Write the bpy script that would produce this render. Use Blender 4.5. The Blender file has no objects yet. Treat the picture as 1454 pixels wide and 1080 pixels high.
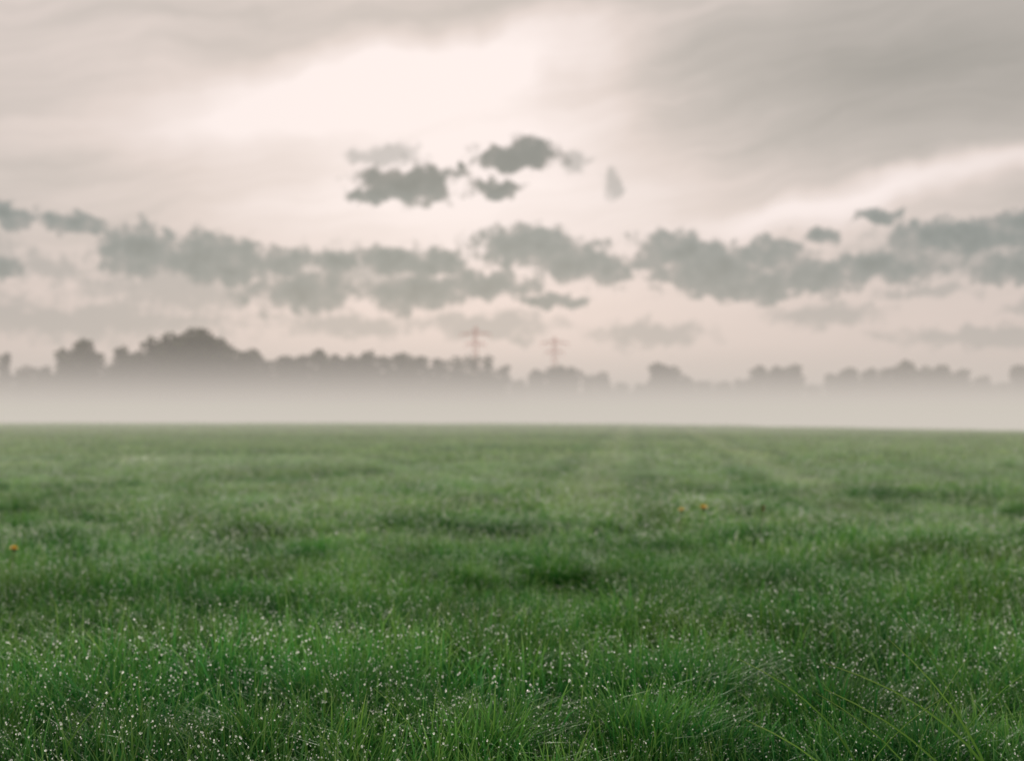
import bpy, math, random
import numpy as np
from mathutils import Vector, Quaternion
import bmesh
rng = np.random.default_rng(11)
random.seed(5)
scene = bpy.context.scene
scene.view_settings.view_transform = 'Standard'
scene.view_settings.look = 'None'
scene.view_settings.exposure = 0

def lin(c):
    return tuple(((x/255)/12.92 if x/255 <= 0.04045 else ((x/255+0.055)/1.055)**2.4) for x in c) + (1,)

def link(o, parent=None):
    scene.collection.objects.link(o)
    if parent: o.parent = parent
    return o

def mesh_np(name, verts, faces_list, mats, matidx=None, smooth=False, attr=None):
    me = bpy.data.meshes.new(name)
    me.from_pydata(verts.tolist() if isinstance(verts, np.ndarray) else verts, [], faces_list)
    for m in mats: me.materials.append(m)
    if matidx is not None: me.polygons.foreach_set('material_index', matidx)
    if smooth: me.polygons.foreach_set('use_smooth', [True]*len(me.polygons))
    if attr is not None:
        a = me.attributes.new('blade', 'FLOAT_COLOR', 'POINT')
        a.data.foreach_set('color', attr.astype(np.float32).ravel())
    me.update()
    return me

# ---------------------------------------------------------------- terrain
def smooth01(t):
    t = np.clip(t, 0, 1); return t*t*(3-2*t)
def terrain(x, y):
    x = np.asarray(x, float); y = np.asarray(y, float)
    z = 0.035*np.sin(x*0.9+y*0.31+1)*np.sin(y*0.47-x*0.2) + 0.02*np.sin(x*2.1+0.5)*np.sin(y*1.3+1.1)
    z = z*np.clip(1.2-np.abs(y)/90, 0, 1)
    far = smooth01((y-25)/70)
    z = z - 0.018*far*np.log1p(np.exp(np.clip((x-6)/4, -20, 20)))*4*np.clip(1-(y-110)/200, 0, 1)
    z = z - 2.6*smooth01((y-92)/120)
    return z

# ---------------------------------------------------------------- node helpers
class NT:
    def __init__(s, tree): s.t = tree; s.n = tree.nodes; s.l = tree.links
    def new(s, typ, **kw):
        n = s.n.new(typ)
        for k, v in kw.items(): setattr(n, k, v)
        return n
    def put(s, sock, v):
        if isinstance(v, bpy.types.NodeSocket): s.l.new(v, sock)
        elif v is not None: sock.default_value = v
    def m(s, op, a, b=None, c=None, clamp=False):
        n = s.new('ShaderNodeMath', operation=op); n.use_clamp = clamp
        s.put(n.inputs[0], a)
        if b is not None: s.put(n.inputs[1], b)
        if c is not None: s.put(n.inputs[2], c)
        return n.outputs[0]
    def v(s, op, a, b=None, out=0):
        n = s.new('ShaderNodeVectorMath', operation=op)
        s.put(n.inputs[0], a)
        if b is not None:
            if op == 'SCALE': s.put(n.inputs['Scale'], b)
            else: s.put(n.inputs[1], b)
        return n.outputs[out]
    def noise(s, vec, scale, detail=4, rough=0.55, color=False):
        n = s.new('ShaderNodeTexNoise'); s.put(n.inputs['Vector'], vec)
        n.inputs['Scale'].default_value = scale; n.inputs['Detail'].default_value = detail
        n.inputs['Roughness'].default_value = rough
        return n.outputs['Color'] if color else n.outputs[0]
    def mix(s, f, a, b):
        n = s.new('ShaderNodeMix', data_type='RGBA')
        s.put(n.inputs[0], f); s.put(n.inputs[6], a); s.put(n.inputs[7], b)
        return n.outputs[2]
    def ramp(s, f, stops):
        n = s.new('ShaderNodeValToRGB'); s.put(n.inputs[0], f)
        e = n.color_ramp.elements
        while len(e) < len(stops): e.new(0.5)
        for i, (p, c) in enumerate(stops): e[i].position = p; e[i].color = c
        return n.outputs[0]
    def sstep(s, x, lo, hi, a=0.0, b=1.0):
        n = s.new('ShaderNodeMapRange', interpolation_type='SMOOTHSTEP')
        s.put(n.inputs[0], x); n.inputs[1].default_value = lo; n.inputs[2].default_value = hi
        n.inputs[3].default_value = a; n.inputs[4].default_value = b
        return n.outputs[0]
    def ell(s, P, c, r, ang=0):
        n = s.new('ShaderNodeMapping', vector_type='TEXTURE')
        s.put(n.inputs['Vector'], P)
        n.inputs['Location'].default_value = (c[0], c[1], 0)
        n.inputs['Rotation'].default_value = (0, 0, math.radians(ang))
        n.inputs['Scale'].default_value = (r[0], r[1], 1)
        return s.v('LENGTH', n.outputs[0], out=1)

def newmat(name):
    m = bpy.data.materials.new(name); m.use_nodes = True
    m.node_tree.nodes.clear()
    n = NT(m.node_tree); o = n.new('ShaderNodeOutputMaterial')
    return m, n, o

# ---------------------------------------------------------------- world
SUN_EL, SUN_AZ = math.radians(13), math.radians(-3.5)
world = bpy.data.worlds.new("World"); scene.world = world; world.use_nodes = True
world.node_tree.nodes.clear()
w = NT(world.node_tree)
tc = w.new('ShaderNodeTexCoord')
def coords():
    D = w.v('NORMALIZE', tc.outputs['Generated'])
    sep = w.new('ShaderNodeSeparateXYZ'); w.put(sep.inputs[0], D)
    u = w.m('MULTIPLY', w.m('ARCTAN2', sep.outputs[0], sep.outputs[1]), 1000.0)
    v = w.m('MULTIPLY', w.m('ARCSINE', sep.outputs[2]), 1000.0)
    cmb = w.new('ShaderNodeCombineXYZ'); w.put(cmb.inputs[0], u); w.put(cmb.inputs[1], v)
    return u, v, cmb.outputs[0]   # bearing / elevation in milliradians
u, v, P = coords()
def gauss(c, r, a, amp, Pq=P):
    d = w.ell(Pq, c, r, a)
    return w.m('MULTIPLY', w.m('EXPONENT', w.m('MULTIPLY', w.m('MULTIPLY', d, d), -1.0)), amp)
VSTOPS = [(0.0, lin((161,157,150))), (0.35, lin((194,186,179))), (0.6, lin((228,214,207))), (0.95, lin((254,241,237)))]
def veil_sky():
    """high thin cloud veil, returns base colour"""
    wp = w.v('SUBTRACT', w.noise(P, 0.012, 3, 0.5, True), (0.5, 0.5, 0.5))
    Pv = w.v('ADD', P, w.v('MULTIPLY', wp, (90.0, 40.0, 0.0)))
    T = 0.51
    for c, r, a, amp in [((-95, 230), (155, 24), 12, 0.6), ((-40, 205), (110, 45), 4, 0.26), ((-30, 165), (170, 65), 0, 0.24),
                         ((-40, 120), (140, 50), 0, 0.28), ((300, 160), (150, 10), 15, 0.38), ((190, 135), (90, 14), 8, 0.2),
                         ((320, 232), (180, 60), 8, -0.36), ((180, 255), (120, 40), 8, -0.14), ((-330, 170), (140, 45), -4, -0.08), ((-300, 285), (160, 30), 8, -0.04),
                         ((60, 290), (260, 14), 6, -0.14)]:
        T = w.m('ADD', gauss(c, r, a, amp, Pv), T)
    mp = w.new('ShaderNodeMapping', vector_type='TEXTURE'); w.put(mp.inputs['Vector'], Pv)
    mp.inputs['Rotation'].default_value = (0, 0, math.radians(10)); mp.inputs['Scale'].default_value = (180, 24, 1)
    st = w.noise(mp.outputs[0], 1.0, 6, 0.58)
    T = w.m('ADD', T, w.m('MULTIPLY', w.m('SUBTRACT', st, 0.5), 0.42))
    veil = w.ramp(T, VSTOPS)
    peach = w.ramp(w.m('ADD', w.m('MULTIPLY', gauss((-20, 80), (260, 120), 0, 1.0), 0.8), w.m('MULTIPLY', st, 0.2)),
                   [(0.0, lin((216,200,193))), (0.9, lin((254,233,225)))])
    return w.mix(w.sstep(v, 40, 150, 0.9, 0.0), veil, peach)
def background(col, strength=1.0):
    b = w.new('ShaderNodeBackground'); w.put(b.inputs[0], col); w.put(b.inputs[1], strength); return b.outputs[0]
def mixsh(f, a, b):
    q = w.new('ShaderNodeMixShader'); w.put(q.inputs[0], f); w.l.new(a, q.inputs[1]); w.l.new(b, q.inputs[2]); return q.outputs[0]
base = veil_sky()
main = [(-73,159,31,11),(-95,152,17,6),(4,179,24,9),(-11,156,15,6),(-36,169,4,4),
 (-298,127,17,6),(-345,130,20,7),(-256,109,25,15),(-216,106,32,14),(-162,105,23,8),(-125,104,17,7),
 (-147,84,35,12),(-201,99,26,9),(-83,106,19,8),(-53,102,19,8),(-68,83,35,9),(-18,89,28,8),(11,116,35,12),
 (41,106,27,12),(68,99,16,9),(118,111,30,12),(140,99,36,14),(180,110,23,9),(165,87,36,9),(210,92,28,10),
 (254,98,36,8),(284,119,23,8),(309,116,38,10),(343,126,20,8),(343,94,28,9),(254,132,13,5),(217,121,10,5),
 (-350,95,14,6),(26,79,24,4),(400,110,40,14),(470,100,50,15),(-430,110,50,14),(-500,120,40,12)]
faint = [(70,160,5,8),(44,173,9,6),(-90,178,22,7),(-315,96,20,8),(-360,108,18,15),(219,67,32,7),(284,81,25,4),(353,67,18,6),
 (-300,62,100,11),(-112,61,40,7),(-18,62,44,7),(96,54,34,7),(6,52,8,4),(-230,85,60,14),(330,50,60,6),(300,104,60,14),(-400,70,70,12),(-100,98,60,14)]
wc = w.v('SUBTRACT', w.noise(P, 0.055, 5, 0.58, True), (0.5, 0.5, 0.5))
Pc = w.v('ADD', P, w.v('MULTIPLY', wc, (38.0, 24.0, 0.0)))
nf = w.noise(P, 0.085, 5, 0.56)
n2 = w.m('MULTIPLY', w.m('SUBTRACT', nf, 0.5), 2.2)
def group(lst):
    f = None
    for cx, cy, rx, ry in lst:
        d = w.ell(Pc, (cx, cy), (rx, ry))
        f = d if f is None else w.m('SMOOTH_MIN', f, d, 0.15)
    return w.m('ADD', f, n2)
fm = group(main); ff = group(faint)
am = w.sstep(fm, 0.9, 1.5, 0.93, 0.0)
af = w.sstep(ff, 0.5, 1.7, 0.62, 0.0)
shade = w.ramp(w.m('ADD', w.m('MULTIPLY', fm, 0.35), w.m('MULTIPLY', w.noise(P, 0.05, 4), 0.6)),
               [(0.15, lin((120,129,126))), (0.5, lin((140,147,144))), (0.95, lin((186,178,173)))])
shade = w.mix(w.sstep(v, 50, 150, 0.22, 0.0), shade, lin((185,176,170)))
shade = w.mix(w.sstep(v, 135, 165, 0.0, 0.55), shade, lin((110,113,109)))
sky1 = w.mix(af, base, lin((162,162,158)))
sky2 = w.mix(am, sky1, shade)
# low cumulus live in one bearing/elevation band; the veil and the plain overcast fill the rest of the dome
in_band = w.m('MULTIPLY', w.m('LESS_THAN', w.m('ABSOLUTE', u), 620.0), w.m('MULTIPLY', w.m('GREATER_THAN', v, 0.0), w.m('LESS_THAN', v, 215.0)))
front = mixsh(in_band, background(base), background(sky2))
# unseen overhead sky is boosted to light the grass, like a bright overcast
u2, v2, P2 = coords()
st2 = w.noise(P2, 0.008, 3)
rest = w.mix(w.sstep(v2, 40, 150, 0.85, 0.0), w.ramp(w.m('ADD', w.m('MULTIPLY', w.m('SUBTRACT', st2, 0.5), 0.4), 0.47), VSTOPS), lin((216,203,196)))
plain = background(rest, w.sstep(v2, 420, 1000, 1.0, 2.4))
is_front = w.m('MULTIPLY', w.m('LESS_THAN', w.m('ABSOLUTE', u2), 800.0), w.m('LESS_THAN', v2, 420.0))
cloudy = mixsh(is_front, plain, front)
nish = w.new('ShaderNodeTexSky', sky_type='NISHITA'); nish.sun_disc = False
nish.sun_elevation = SUN_EL; nish.sun_rotation = SUN_AZ; nish.dust_density = 1.0
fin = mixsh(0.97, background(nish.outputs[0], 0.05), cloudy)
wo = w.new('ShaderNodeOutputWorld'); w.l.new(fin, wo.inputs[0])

sd = bpy.data.lights.new('sun', 'SUN'); sd.energy = 1.5; sd.angle = math.radians(10); sd.color = (1.0, 0.94, 0.86)
sun = link(bpy.data.objects.new('sun', sd))
s = Vector((math.sin(SUN_AZ)*math.cos(SUN_EL), math.cos(SUN_AZ)*math.cos(SUN_EL), math.sin(SUN_EL)))
sun.rotation_mode = 'QUATERNION'; sun.rotation_quaternion = s.to_track_quat('Z', 'Y')

# ---------------------------------------------------------------- materials
def grass_mat(name, pale, val):
    m, n, o = newmat(name)
    at = n.new('ShaderNodeAttribute', attribute_name='blade')
    sp = n.new('ShaderNodeSeparateColor'); n.put(sp.inputs[0], at.outputs['Color'])
    rnd, h = sp.outputs[0], sp.outputs[1]
    geo = n.new('ShaderNodeNewGeometry')
    pos = geo.outputs['Position']
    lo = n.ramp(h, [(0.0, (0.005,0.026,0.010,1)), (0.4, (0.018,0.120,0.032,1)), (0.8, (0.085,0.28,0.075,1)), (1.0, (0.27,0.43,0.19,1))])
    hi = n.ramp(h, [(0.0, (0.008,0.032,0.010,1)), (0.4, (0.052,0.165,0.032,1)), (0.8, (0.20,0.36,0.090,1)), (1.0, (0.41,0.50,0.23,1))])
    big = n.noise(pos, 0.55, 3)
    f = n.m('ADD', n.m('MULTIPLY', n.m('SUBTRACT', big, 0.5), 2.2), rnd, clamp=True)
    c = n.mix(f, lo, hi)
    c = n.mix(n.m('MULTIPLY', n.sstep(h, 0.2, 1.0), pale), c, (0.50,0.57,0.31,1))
    fine = n.noise(pos, 1.5, 2)
    # wheel tracks pressed through the meadow
    sx = n.new('ShaderNodeSeparateXYZ'); n.put(sx.inputs[0], pos)
    y9 = n.m('SUBTRACT', sx.outputs[1], 9.0)
    wob = n.m('MULTIPLY', n.m('SUBTRACT', n.noise(pos, 0.4, 2), 0.5), 0.9)
    xx = n.m('ADD', sx.outputs[0], wob)
    d1 = n.m('ABSOLUTE', n.m('SUBTRACT', xx, n.m('MULTIPLY_ADD', y9, 0.085, 0.35)))
    d2 = n.m('ABSOLUTE', n.m('SUBTRACT', xx, n.m('MULTIPLY_ADD', y9, 0.10, 2.55)))
    dd = n.m('MINIMUM', d1, d2)
    trk = n.m('MULTIPLY', n.sstep(dd, 0.08, 0.45, 1.0, 0.0), n.sstep(sx.outputs[1], 8.0, 14.0))
    trk = n.m('MULTIPLY', trk, n.sstep(n.noise(pos, 0.7, 3), 0.3, 0.6))
    c = n.mix(n.m('MULTIPLY', trk, 0.36), c, (0.40, 0.46, 0.28, 1))
    # darker green rim beside each track, colour only
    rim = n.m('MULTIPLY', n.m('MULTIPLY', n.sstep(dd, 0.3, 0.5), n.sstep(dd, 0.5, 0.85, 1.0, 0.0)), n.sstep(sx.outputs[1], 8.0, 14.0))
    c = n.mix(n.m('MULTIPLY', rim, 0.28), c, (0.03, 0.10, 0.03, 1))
    hs = n.new('ShaderNodeHueSaturation'); n.put(hs.inputs['Color'], c)
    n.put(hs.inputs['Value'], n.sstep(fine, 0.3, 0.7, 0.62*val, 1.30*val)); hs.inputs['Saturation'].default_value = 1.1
    c = hs.outputs[0]
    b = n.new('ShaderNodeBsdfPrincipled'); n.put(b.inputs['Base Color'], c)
    b.inputs['Roughness'].default_value = 0.5
    b.inputs['Specular IOR Level'].default_value = 0.2
    tr = n.new('ShaderNodeBsdfTranslucent'); n.put(tr.inputs[0], c)
    mxs = n.new('ShaderNodeMixShader'); mxs.inputs[0].default_value = 0.45
    n.l.new(b.outputs[0], mxs.inputs[1]); n.l.new(tr.outputs[0], mxs.inputs[2]); n.l.new(mxs.outputs[0], o.inputs[0])
    return m
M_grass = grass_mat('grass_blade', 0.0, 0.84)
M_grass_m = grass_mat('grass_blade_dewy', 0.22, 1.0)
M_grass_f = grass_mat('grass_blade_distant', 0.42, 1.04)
m, n, o = newmat('dew_water')
b = n.new('ShaderNodeBsdfPrincipled'); b.inputs['Base Color'].default_value = (1,1,1,1)
b.inputs['Roughness'].default_value = 0.04; b.inputs['IOR'].default_value = 1.33; b.inputs['Transmission Weight'].default_value = 1
tr = n.new('ShaderNodeBsdfTranslucent'); tr.inputs[0].default_value = (0.90,0.97,0.86,1)
mxs = n.new('ShaderNodeMixShader'); mxs.inputs[0].default_value = 0.4
n.l.new(b.outputs[0], mxs.inputs[1]); n.l.new(tr.outputs[0], mxs.inputs[2]); n.l.new(mxs.outputs[0], o.inputs[0]); M_dew = m
m, n, o = newmat('meadow_soil')
geo = n.new('ShaderNodeNewGeometry')
c = n.ramp(n.noise(geo.outputs['Position'], 3.0, 6), [(0.3, (0.012,0.03,0.012,1)), (0.7, (0.04,0.085,0.03,1))])
b = n.new('ShaderNodeBsdfPrincipled'); n.put(b.inputs['Base Color'], c); b.inputs['Roughness'].default_value = 0.9
n.l.new(b.outputs[0], o.inputs[0]); M_soil = m

# ---------------------------------------------------------------- ground
xs = np.unique(np.concatenate([np.linspace(-12,12,97), np.linspace(-90,90,91), np.linspace(-2500,2500,41)]))
ys = np.unique(np.concatenate([np.linspace(-12,25,120), np.linspace(25,260,110), np.linspace(260,4000,40), np.linspace(-600,-12,8)]))
X, Y = np.meshgrid(xs, ys)
V = np.stack([X, Y, terrain(X, Y)], -1).reshape(-1, 3)
nx = len(xs)
F = [(j*nx+i, j*nx+i+1, (j+1)*nx+i+1, (j+1)*nx+i) for j in range(len(ys)-1) for i in range(nx-1)]
link(bpy.data.objects.new('meadow_ground', mesh_np('meadow_ground', V, F, [M_soil], smooth=True)))

# ---------------------------------------------------------------- grass patches
def ico(sub):
    bm = bmesh.new(); bmesh.ops.create_icosphere(bm, subdivisions=sub, radius=1)
    a = np.array([v_.co[:] for v_ in bm.verts]); f = [tuple(v_.index for v_ in q.verts) for q in bm.faces]; bm.free()
    return a, f
ICO = {1: ico(1), 2: ico(2)}

def patch(name, mat, size, N, hmin, hmax, wid, levels, ndew, rdew, icol, lean=(0.15, 0.9), tussock=False):
    if tussock:
        bx = rng.normal(0, size*0.22, (N, 2)); rad = np.linalg.norm(bx, axis=1)
        ci = np.zeros(N, int); ch = np.ones(1)
        H = rng.uniform(hmin, hmax, N)*np.clip(1.15-rad/size, 0.5, 1.1)
        az = np.arctan2(bx[:,1], bx[:,0]) + rng.normal(0, 1.0, N)
    else:
        nc = max(6, N//22)
        cen = rng.uniform(-size/2, size/2, (nc, 2)); ch = rng.uniform(0.6, 1.2, nc); cdir = rng.uniform(0, 2*math.pi, nc)
        ci = rng.integers(0, nc, N)
        loose = rng.random(N) < 0.4
        bx = np.where(loose[:,None], rng.uniform(-size/2, size/2, (N,2)), cen[ci] + rng.normal(0, size*0.045, (N,2)))
        H = rng.uniform(hmin, hmax, N)*ch[ci]
        az = cdir[ci] + rng.normal(0, 1.1, N)
    ln = rng.uniform(lean[0], lean[1], N)**1.3
    W = wid*rng.uniform(0.5, 1.4, N)
    tw = az + math.pi/2 + rng.normal(0, 0.5, N)
    ts = np.linspace(0, 1, levels+1)
    verts = []
    r = rng.random(N)
    def pos(t, i=slice(None)):
        k = ln[i]*H[i]
        return np.stack([bx[i,0]+np.cos(az[i])*k*t**1.9, bx[i,1]+np.sin(az[i])*k*t**1.9, H[i]*(t-0.38*ln[i]*t**2.4)-0.01], -1)
    for t in ts[:-1]:
        p = pos(t); hw = (W*0.5*(1-t**2.2)*(0.75+0.5*t))[:,None]
        d = np.stack([np.cos(tw), np.sin(tw), np.zeros(N)], -1)*hw
        verts += [p-d, p+d]
    verts.append(pos(1.0))
    nl = 2*levels+1
    VV = np.stack(verts, 1).reshape(-1, 3)
    hh = np.array([t for t in ts[:-1] for _ in (0,1)] + [1.0])
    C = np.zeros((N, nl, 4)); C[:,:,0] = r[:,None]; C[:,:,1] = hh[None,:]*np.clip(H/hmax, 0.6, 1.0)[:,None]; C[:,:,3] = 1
    C = C.reshape(-1, 4)
    faces = []
    for i in range(N):
        o_ = i*nl
        for k in range(levels-1):
            a = o_+2*k; faces.append((a, a+1, a+3, a+2))
        a = o_+2*(levels-1); faces.append((a, a+1, a+2))
    mi = [0]*len(faces)
    if ndew:
        iv, if_ = ICO[icol]
        wgt = (rng.random(int(ci.max())+1)**1.5)[ci]+0.25; wgt /= wgt.sum()
        idx = rng.choice(N, ndew, p=wgt)
        tt = np.where(rng.random(ndew) < 0.6, rng.uniform(0.93, 1.0, ndew), rng.uniform(0.5, 1.0, ndew))
        c = pos(tt, idx)
        rr = rdew*(0.4+0.6*rng.random(ndew)**2.4)
        DV = (c[:,None,:] + iv[None,:,:]*rr[:,None,None]).reshape(-1, 3)
        base_ = len(VV); nv = len(iv)
        for q in range(ndew):
            ob = base_+q*nv
            faces += [(a+ob, b_+ob, c_+ob) for a, b_, c_ in if_]
        mi += [1]*(ndew*len(if_))
        VV = np.concatenate([VV, DV]); C = np.concatenate([C, np.ones((len(DV), 4))])
    me = mesh_np(name, VV, faces, [mat, M_dew], mi, attr=C)
    me.polygons.foreach_set('use_smooth', np.array(mi) == 1)
    return me

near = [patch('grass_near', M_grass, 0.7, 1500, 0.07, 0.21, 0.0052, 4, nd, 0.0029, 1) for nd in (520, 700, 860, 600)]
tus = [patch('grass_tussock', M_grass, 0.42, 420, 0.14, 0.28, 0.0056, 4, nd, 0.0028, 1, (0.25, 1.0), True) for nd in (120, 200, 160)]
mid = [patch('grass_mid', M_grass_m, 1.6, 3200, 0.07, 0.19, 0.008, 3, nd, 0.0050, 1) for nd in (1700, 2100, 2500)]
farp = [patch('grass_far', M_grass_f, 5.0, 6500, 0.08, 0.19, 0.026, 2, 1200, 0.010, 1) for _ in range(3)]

root = bpy.data.objects.new('meadow_grass', None); link(root)
def lump(x, y):
    return (np.sin(x*1.7+2*np.sin(y*0.8))*np.sin(y*1.15+1.3*np.sin(x*0.9+0.4)) )
def place(meshes, pts, S, tag):
    k = rng.integers(0, len(meshes), len(pts))
    Z = terrain(pts[:,0], pts[:,1])
    for mi_, me in enumerate(meshes):
        sel = np.where(k == mi_)[0]
        if not len(sel): continue
        vs = []; fs = []
        for q in sel:
            a = rng.uniform(0, 2*math.pi); r_ = S[q]/math.sqrt(2)
            for j in range(4):
                an = a+j*math.pi/2
                vs.append((pts[q,0]+r_*math.cos(an), pts[q,1]+r_*math.sin(an), Z[q]))
            n_ = len(vs); fs.append((n_-4, n_-3, n_-2, n_-1))
        im = mesh_np('scatter_'+tag, vs, fs, [])
        io = link(bpy.data.objects.new('grass_scatter_'+tag, im), root)
        io.instance_type = 'FACES'; io.use_instance_faces_scale = True; io.instance_faces_scale = 1.0
        io.show_instancer_for_render = False; io.show_instancer_for_viewport = False
        link(bpy.data.objects.new('grass_tuft_'+tag, me), io)
def scatter(meshes, y0, y1, step, half, jitter, smin, smax, tag):
    pts = []
    y = y0
    while y < y1:
        hw = half(y); x = -hw
        while x < hw:
            pts.append((x+rng.uniform(-jitter, jitter), y+rng.uniform(-jitter, jitter))); x += step
        y += step
    pts = np.array(pts)
    S = rng.uniform(smin, smax, len(pts))*(1+0.3*lump(pts[:,0], pts[:,1]))
    place(meshes, pts, S, tag)
scatter(near, 1.2, 8.6, 0.42, lambda y: 0.42*y+1.6, 0.14, 0.75, 1.25, 'near')
scatter(mid, 8.0, 25.0, 0.95, lambda y: 0.42*y+3, 0.35, 0.75, 1.2, 'mid')
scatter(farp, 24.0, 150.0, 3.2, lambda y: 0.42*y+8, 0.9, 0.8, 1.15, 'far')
tp = []
while len(tp) < 240:
    y = 3.4+19*rng.random()**1.3; x = rng.uniform(-1, 1)*(0.42*y+1)
    if math.sin(x*0.8+1.1*math.sin(y*0.5))+math.sin(y*0.9+x*0.3) > rng.uniform(-1.4, 1.0): tp.append((x, y))
tp = np.array(tp)
place(tus, tp, rng.uniform(0.55, 1.15, len(tp)), 'tussock')

def long_blades(name, specs):
    VV = []; FF = []; CC = []
    for bx_, by_, H, az, ln, W in specs:
        o_ = len(VV); L = 9
        z0 = float(terrain(bx_, by_))
        for k in range(L+1):
            t = k/L
            px = bx_+math.cos(az)*ln*H*t**1.8; py = by_+math.sin(az)*ln*H*t**1.8; pz = z0+H*(t-0.3*ln*t**2.4)
            hw = W*0.5*(1-t**2.5)*(0.7+0.5*t)+0.0002
            for sg, dz in ((-1, .0), (0, -0.25*W), (1, .0)):
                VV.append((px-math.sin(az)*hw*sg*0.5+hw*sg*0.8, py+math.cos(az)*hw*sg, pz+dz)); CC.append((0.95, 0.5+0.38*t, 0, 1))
            if k:
                a = o_+3*(k-1)
                FF += [(a, a+1, a+4, a+3), (a+1, a+2, a+5, a+4)]
    me = mesh_np(name, VV, FF, [M_grass], smooth=True, attr=np.array(CC))
    return link(bpy.data.objects.new(name, me), root)
long_blades('long_blades', [(0.93,2.75,0.44,2.7,0.75,0.010),(0.99,2.85,0.50,2.5,0.5,0.010),(0.80,2.95,0.44,0.6,0.5,0.009),(1.05,3.0,0.48,3.0,0.8,0.010),
    (0.86,2.8,0.40,2.3,0.8,0.009),(0.66,2.9,0.38,0.4,0.7,0.009),(-1.0,3.1,0.30,0.8,0.6,0.008),(-0.5,2.9,0.30,2.0,0.6,0.008),(0.12,3.0,0.30,1.2,0.7,0.008),
    (1.02,3.4,0.50,0.8,0.4,0.009),(1.1,3.4,0.48,2.2,0.5,0.009),(0.95,3.2,0.42,0.3,0.7,0.009),(-0.15,3.1,0.31,2.6,0.6,0.007),(-0.85,3.3,0.31,1.9,0.5,0.007),
    (0.72,2.75,0.38,3.0,0.7,0.009),(0.8,3.2,0.42,2.8,0.7,0.009)])

# ---------------------------------------------------------------- dandelions
def simple(name, c0, c1, rough, sc=60):
    m, n, o = newmat(name)
    geo = n.new('ShaderNodeNewGeometry')
    c = n.ramp(n.noise(geo.outputs['Position'], sc, 3), [(0.3, c0), (0.7, c1)])
    b = n.new('ShaderNodeBsdfPrincipled'); n.put(b.inputs['Base Color'], c); b.inputs['Roughness'].default_value = rough
    n.l.new(b.outputs[0], o.inputs[0]); return m
M_yel = simple('dandelion_petal', (0.66,0.42,0.02,1), (0.85,0.6,0.05,1), 0.6)
M_brn = simple('dandelion_bract', (0.09,0.06,0.02,1), (0.2,0.11,0.04,1), 0.7)
M_stem = simple('dandelion_stem', (0.08,0.13,0.04,1), (0.16,0.2,0.08,1), 0.5)
def dandelion(x, y, H, R, faded=False):
    VV = []; FF = []; MI = []
    z0 = float(terrain(x, y))
    for k in range(6):
        for j in range(6):
            a = j*math.pi/3; t = k/5
            VV.append((0.003*math.cos(a)+0.02*t*t, 0.003*math.sin(a), H*t))
    for k in range(5):
        for j in range(6): FF.append((k*6+j, k*6+(j+1)%6, k*6+6+(j+1)%6, k*6+6+j)); MI.append(0)
    o_ = len(VV)
    for rr, zz in ((0.004, -0.004), (R*0.3, 0.002), (R*0.36, 0.010)):
        for j in range(8): VV.append((0.02+rr*math.cos(j*math.pi/4), rr*math.sin(j*math.pi/4), H+zz))
    for k in range(2):
        for j in range(8): FF.append((o_+k*8+j, o_+k*8+(j+1)%8, o_+k*8+8+(j+1)%8, o_+k*8+8+j)); MI.append(1)
    for ring, (n_, el, L) in enumerate(((22, 0.15, 1.0), (18, 0.5, 0.9), (14, 0.9, 0.75), (9, 1.25, 0.6))):
        if faded and ring < 2: continue
        for j in range(n_):
            a = 2*math.pi*(j+random.random()*0.5)/n_; l = R*L*random.uniform(0.85, 1.1); e = el+random.uniform(-.12, .12)
            dx, dy, dz = math.cos(a)*math.cos(e), math.sin(a)*math.cos(e), math.sin(e)
            tx, ty = -math.sin(a)*R*0.13, math.cos(a)*R*0.13
            o_ = len(VV); b0 = (0.02, 0, H+0.01)
            VV += [b0, (b0[0]+dx*l*.6-tx, b0[1]+dy*l*.6-ty, b0[2]+dz*l*.6), (b0[0]+dx*l, b0[1]+dy*l, b0[2]+dz*l*0.95), (b0[0]+dx*l*.6+tx, b0[1]+dy*l*.6+ty, b0[2]+dz*l*.6)]
            FF.append((o_, o_+1, o_+2, o_+3)); MI.append(1 if faded else 2)
    ob = link(bpy.data.objects.new('dandelion', mesh_np('dandelion', VV, FF, [M_stem, M_brn, M_yel], MI)))
    ob.location = (x, y, z0)
dandelion(1.19, 9.0, 0.26, 0.036); dandelion(1.05, 9.0, 0.245, 0.026); dandelion(1.55, 8.9, 0.27, 0.036, True); dandelion(-2.5, 7.1, 0.245, 0.03)

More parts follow.
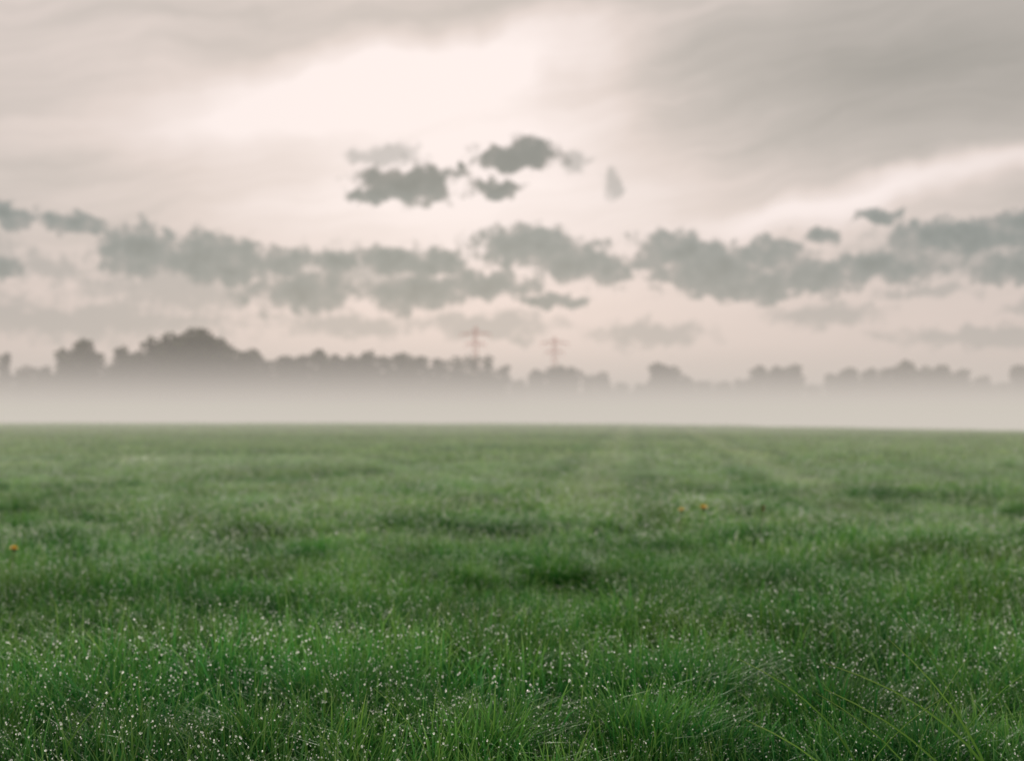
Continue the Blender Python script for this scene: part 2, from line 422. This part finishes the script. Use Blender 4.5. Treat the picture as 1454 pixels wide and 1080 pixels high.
# ---------------------------------------------------------------- distant trees
M_leaf = simple('tree_foliage', (0.028,0.042,0.016,1), (0.075,0.09,0.036,1), 0.8, 0.35)
M_bark = simple('tree_bark', (0.03,0.024,0.018,1), (0.08,0.065,0.05,1), 0.95, 2.0)
TV = []; TF = []; TM = []
def limb(p0, p1, r0, r1, ns=6):
    p0 = Vector(p0); p1 = Vector(p1); d = (p1-p0).normalized()
    a = d.orthogonal().normalized(); b2 = d.cross(a)
    o_ = len(TV)
    for p, r in ((p0, r0), (p1, r1)):
        for i in range(ns):
            t = 2*math.pi*i/ns; TV.append(tuple(p + a*r*math.cos(t) + b2*r*math.sin(t)))
    for i in range(ns):
        TF.append((o_+i, o_+(i+1)%ns, o_+ns+(i+1)%ns, o_+ns+i)); TM.append(1)
def tree(x, y, H, W, dens=1.0):
    z0 = float(terrain(x, y))-0.2
    r = 0.018*H
    fork = (x+random.uniform(-.4,.4), y, z0+H*0.3)
    limb((x, y, z0), fork, r*1.3, r*0.8)
    top = (x+random.uniform(-.8,.8), y+random.uniform(-.8,.8), z0+H*0.86)
    limb(fork, top, r*0.8, r*0.15)
    blobs = []
    nb = int(16+W*1.1)
    for i in range(nb):
        t = (i+0.5)/nb
        zc = 0.16+0.77*t
        prof = 0.55+0.45*math.sin(min(1, (zc-0.1)/0.4)*math.pi/2) if zc < 0.55 else math.sqrt(max(0.03, 1-((zc-0.55)/0.45)**2))
        a = i*2.4+random.uniform(-.5, .5); rr = W*0.5*prof*random.uniform(0.2, 0.72)
        br = W*random.uniform(0.15, 0.25)*(0.65+0.45*prof)
        c_ = (x+math.cos(a)*rr, y+math.sin(a)*rr, z0+H*min(zc, 0.99-br*0.8/H))
        blobs.append((c_, br))
        st_ = Vector(fork).lerp(Vector(top), max(0, min(1, (zc-0.45)/0.5)))
        limb(st_, c_, r*0.35, r*0.08, 4)
    for c_, br in blobs:
        nq = int(130*dens*max(0.5, min(2.2, (br/1.7)**2)))
        dd = rng.normal(size=(nq, 3)); dd /= np.linalg.norm(dd, axis=1)[:,None]
        rad = br*rng.uniform(0.3, 1.15, nq)**0.6
        pc = np.array(c_) + dd*rad[:,None]*np.array([1.1, 1.1, 0.85])
        e1 = rng.normal(size=(nq,3)); e1 /= np.linalg.norm(e1, axis=1)[:,None]
        e2 = rng.normal(size=(nq,3)); e2 -= e1*(e1*e2).sum(1)[:,None]; e2 /= np.linalg.norm(e2, axis=1)[:,None]
        sz = rng.uniform(0.22, 0.5, (nq,1))
        q = np.stack([pc+(e1*sx+e2*sy)*sz for sx, sy in ((-1,-.5),(0.2,-0.9),(1,.2),(-.1,.9))], 1).reshape(-1, 3)
        o_ = len(TV); TV.extend(q.tolist())
        TF.extend([(o_+4*k, o_+4*k+1, o_+4*k+2, o_+4*k+3) for k in range(nq)]); TM.extend([0]*nq)
# bearing(mrad), top elevation(mrad), crown width(mrad), distance(m), density
row = [(-385,38,20,340,1),(-357,43,14,338,1),(-343,42,12,345,.8),(-331,32,14,335,1),(-318,33,14,345,1),(-305,45,16,338,1),(-294,51,20,340,1),(-285,43,14,348,1),
 (-276,34,12,350,1),(-267,47,17,340,1),(-257,43,15,350,1),(-249,54,14,342,1),(-241,50,16,350,1),(-233,56,22,338,1),(-219,59,26,342,1),(-206,55,22,346,1),(-195,47,16,340,1),
 (-183,46,20,344,1),(-170,38,15,352,1),(-158,41,18,345,1),(-146,42,18,350,1),(-134,46,15,345,1),(-123,42,17,352,1),(-111,42,15,350,1),
 (-101,45,17,352,1),(-89,42,15,356,1),(-76,43,18,352,1),(-64,42,15,360,1),(-51,40,16,356,1),(-38,42,16,352,.45),(-28,43,15,356,.4),(-17,42,14,360,.4),
 (-7,36,12,365,.6),(5,24,13,380,1),(18,32,14,400,1),(30,34,17,400,1),(42,33,15,405,1),(54,28,11,410,1),(64,29,14,420,1),(77,22,12,430,1),(90,21,12,430,1),
 (102,37,15,425,1),(112,33,14,430,1),(122,27,13,430,1),(134,23,12,440,1),(147,22,14,440,1),(160,24,12,430,1),(172,34,15,430,1),(184,33,14,435,1),(196,34,15,430,1),
 (209,20,12,440,1),(222,28,13,430,1),(233,32,15,432,1),(246,31,15,435,1),(258,32,14,432,1),(270,36,16,430,1),(283,32,14,436,1),(294,33,16,432,1),(306,30,14,438,1),
 (320,25,14,440,1),(332,21,12,440,1),(346,32,17,430,1),(360,26,14,435,1),(378,32,18,430,1),(396,27,16,432,1)]
for bq, el, wd, dist, dn in row:
    x = dist*math.tan(bq/1000); y = dist; zt = 0.9+el/1000*math.hypot(x, y)
    tree(x, y, zt-float(terrain(x, y)), wd/1000*math.hypot(x, y)*1.25, dn)
for i in range(75):
    bq = -400+i*10.9+random.uniform(-4, 4)
    dist = (352 if bq < 0 else 440)+random.uniform(-6, 12)
    x = dist*math.tan(bq/1000)
    hb = random.uniform(10, 14) if bq < -10 else random.uniform(8.0, 10.5)
    tree(x, dist, hb, random.uniform(7, 10), 0.8)
link(bpy.data.objects.new('distant_trees', mesh_np('distant_trees', TV, TF, [M_leaf, M_bark], TM)))

# ---------------------------------------------------------------- pylons
M_pyl = simple('pylon_paint', (0.46,0.12,0.08,1), (0.6,0.18,0.12,1), 0.6, 0.8)
def pylon(x, y, H, arm_z, arm_w):
    global TV, TF, TM
    TV, TF, TM = [], [], []
    z0 = float(terrain(x, y))
    t = 0.18
    def hw(z): return 3.2*(1-z/H)**1.4+0.55
    lv = [H*k for k in (0, .16, .3, .42, .52, .61, .69, .76, .82, .88, .94, 1.0)]
    sq = ((-1,-1),(1,-1),(1,1),(-1,1))
    for a, b2 in zip(lv[:-1], lv[1:]):
        for i, (sx, sy) in enumerate(sq):
            limb((sx*hw(a), sy*hw(a), a), (sx*hw(b2), sy*hw(b2), b2), t, t, 4)
            nx_, ny_ = sq[(i+1)%4]
            limb((sx*hw(a), sy*hw(a), a), (nx_*hw(b2), ny_*hw(b2), b2), t*.6, t*.6, 4)
            limb((nx_*hw(a), ny_*hw(a), a), (sx*hw(b2), sy*hw(b2), b2), t*.6, t*.6, 4)
            limb((sx*hw(b2), sy*hw(b2), b2), (nx_*hw(b2), ny_*hw(b2), b2), t*.6, t*.6, 4)
    for az_, aw in zip(arm_z, arm_w):
        for sg in (-1, 1):
            for sy in (-1, 1):
                limb((0, sy*hw(az_), az_), (sg*aw, 0, az_), t, t, 4)
                limb((0, sy*hw(az_), az_+1.6), (sg*aw, 0, az_), t, t, 4)
            for k in range(1, 6):
                f = k/6; xx = sg*aw*f
                limb((xx, 0, az_), (xx, 0, az_+1.6*(1-f)), t*.6, t*.6, 4)
            for f in (1.0, 0.55):
                limb((sg*aw*f, 0, az_), (sg*aw*f, 0, az_-2.2), 0.14, 0.14, 5)
    ob = link(bpy.data.objects.new('power_pylon', mesh_np('power_pylon', TV, TF, [M_pyl, M_pyl], TM)))
    ob.location = (x, y, z0)
pylon(-18, 700, 45.5, (42.0, 37.0), (7.5, 5.0))
pylon(21.5, 720, 41.5, (38.5, 34.0), (7.0, 4.6))

# ---------------------------------------------------------------- mist (volume layered by height; its emission stands in for scattered light)
mist = bpy.data.objects.new('ground_mist', None); link(mist)
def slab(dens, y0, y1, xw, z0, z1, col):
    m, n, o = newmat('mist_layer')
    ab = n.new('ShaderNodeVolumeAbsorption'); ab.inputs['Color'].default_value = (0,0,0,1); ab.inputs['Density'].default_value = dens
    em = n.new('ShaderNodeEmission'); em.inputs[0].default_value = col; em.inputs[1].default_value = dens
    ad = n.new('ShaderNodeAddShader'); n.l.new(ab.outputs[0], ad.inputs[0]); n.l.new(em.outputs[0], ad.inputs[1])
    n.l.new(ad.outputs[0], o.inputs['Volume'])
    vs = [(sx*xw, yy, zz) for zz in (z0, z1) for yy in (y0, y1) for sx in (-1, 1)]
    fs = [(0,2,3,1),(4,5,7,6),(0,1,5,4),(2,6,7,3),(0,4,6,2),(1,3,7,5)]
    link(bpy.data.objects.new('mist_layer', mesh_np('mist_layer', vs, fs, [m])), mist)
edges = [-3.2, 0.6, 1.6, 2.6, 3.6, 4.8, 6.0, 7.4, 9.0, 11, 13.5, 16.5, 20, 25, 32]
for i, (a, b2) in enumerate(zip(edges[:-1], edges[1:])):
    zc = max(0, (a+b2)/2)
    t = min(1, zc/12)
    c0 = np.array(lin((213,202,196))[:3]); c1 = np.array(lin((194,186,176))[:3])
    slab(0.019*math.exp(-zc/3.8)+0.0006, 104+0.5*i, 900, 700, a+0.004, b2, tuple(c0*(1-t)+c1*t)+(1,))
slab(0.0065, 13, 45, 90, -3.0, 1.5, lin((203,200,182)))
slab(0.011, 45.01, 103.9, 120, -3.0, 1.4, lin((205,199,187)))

# ---------------------------------------------------------------- camera
cd = bpy.data.cameras.new('camera'); cam = link(bpy.data.objects.new('camera', cd))
cd.lens = 50; cd.sensor_width = 36; cd.clip_start = 0.05; cd.clip_end = 9000
cam.location = (0, 0, 0.9); cam.rotation_euler = (math.radians(90+1.28), 0, 0)
cd.dof.use_dof = True; cd.dof.focus_distance = 3.0; cd.dof.aperture_fstop = 3.2
scene.camera = cam
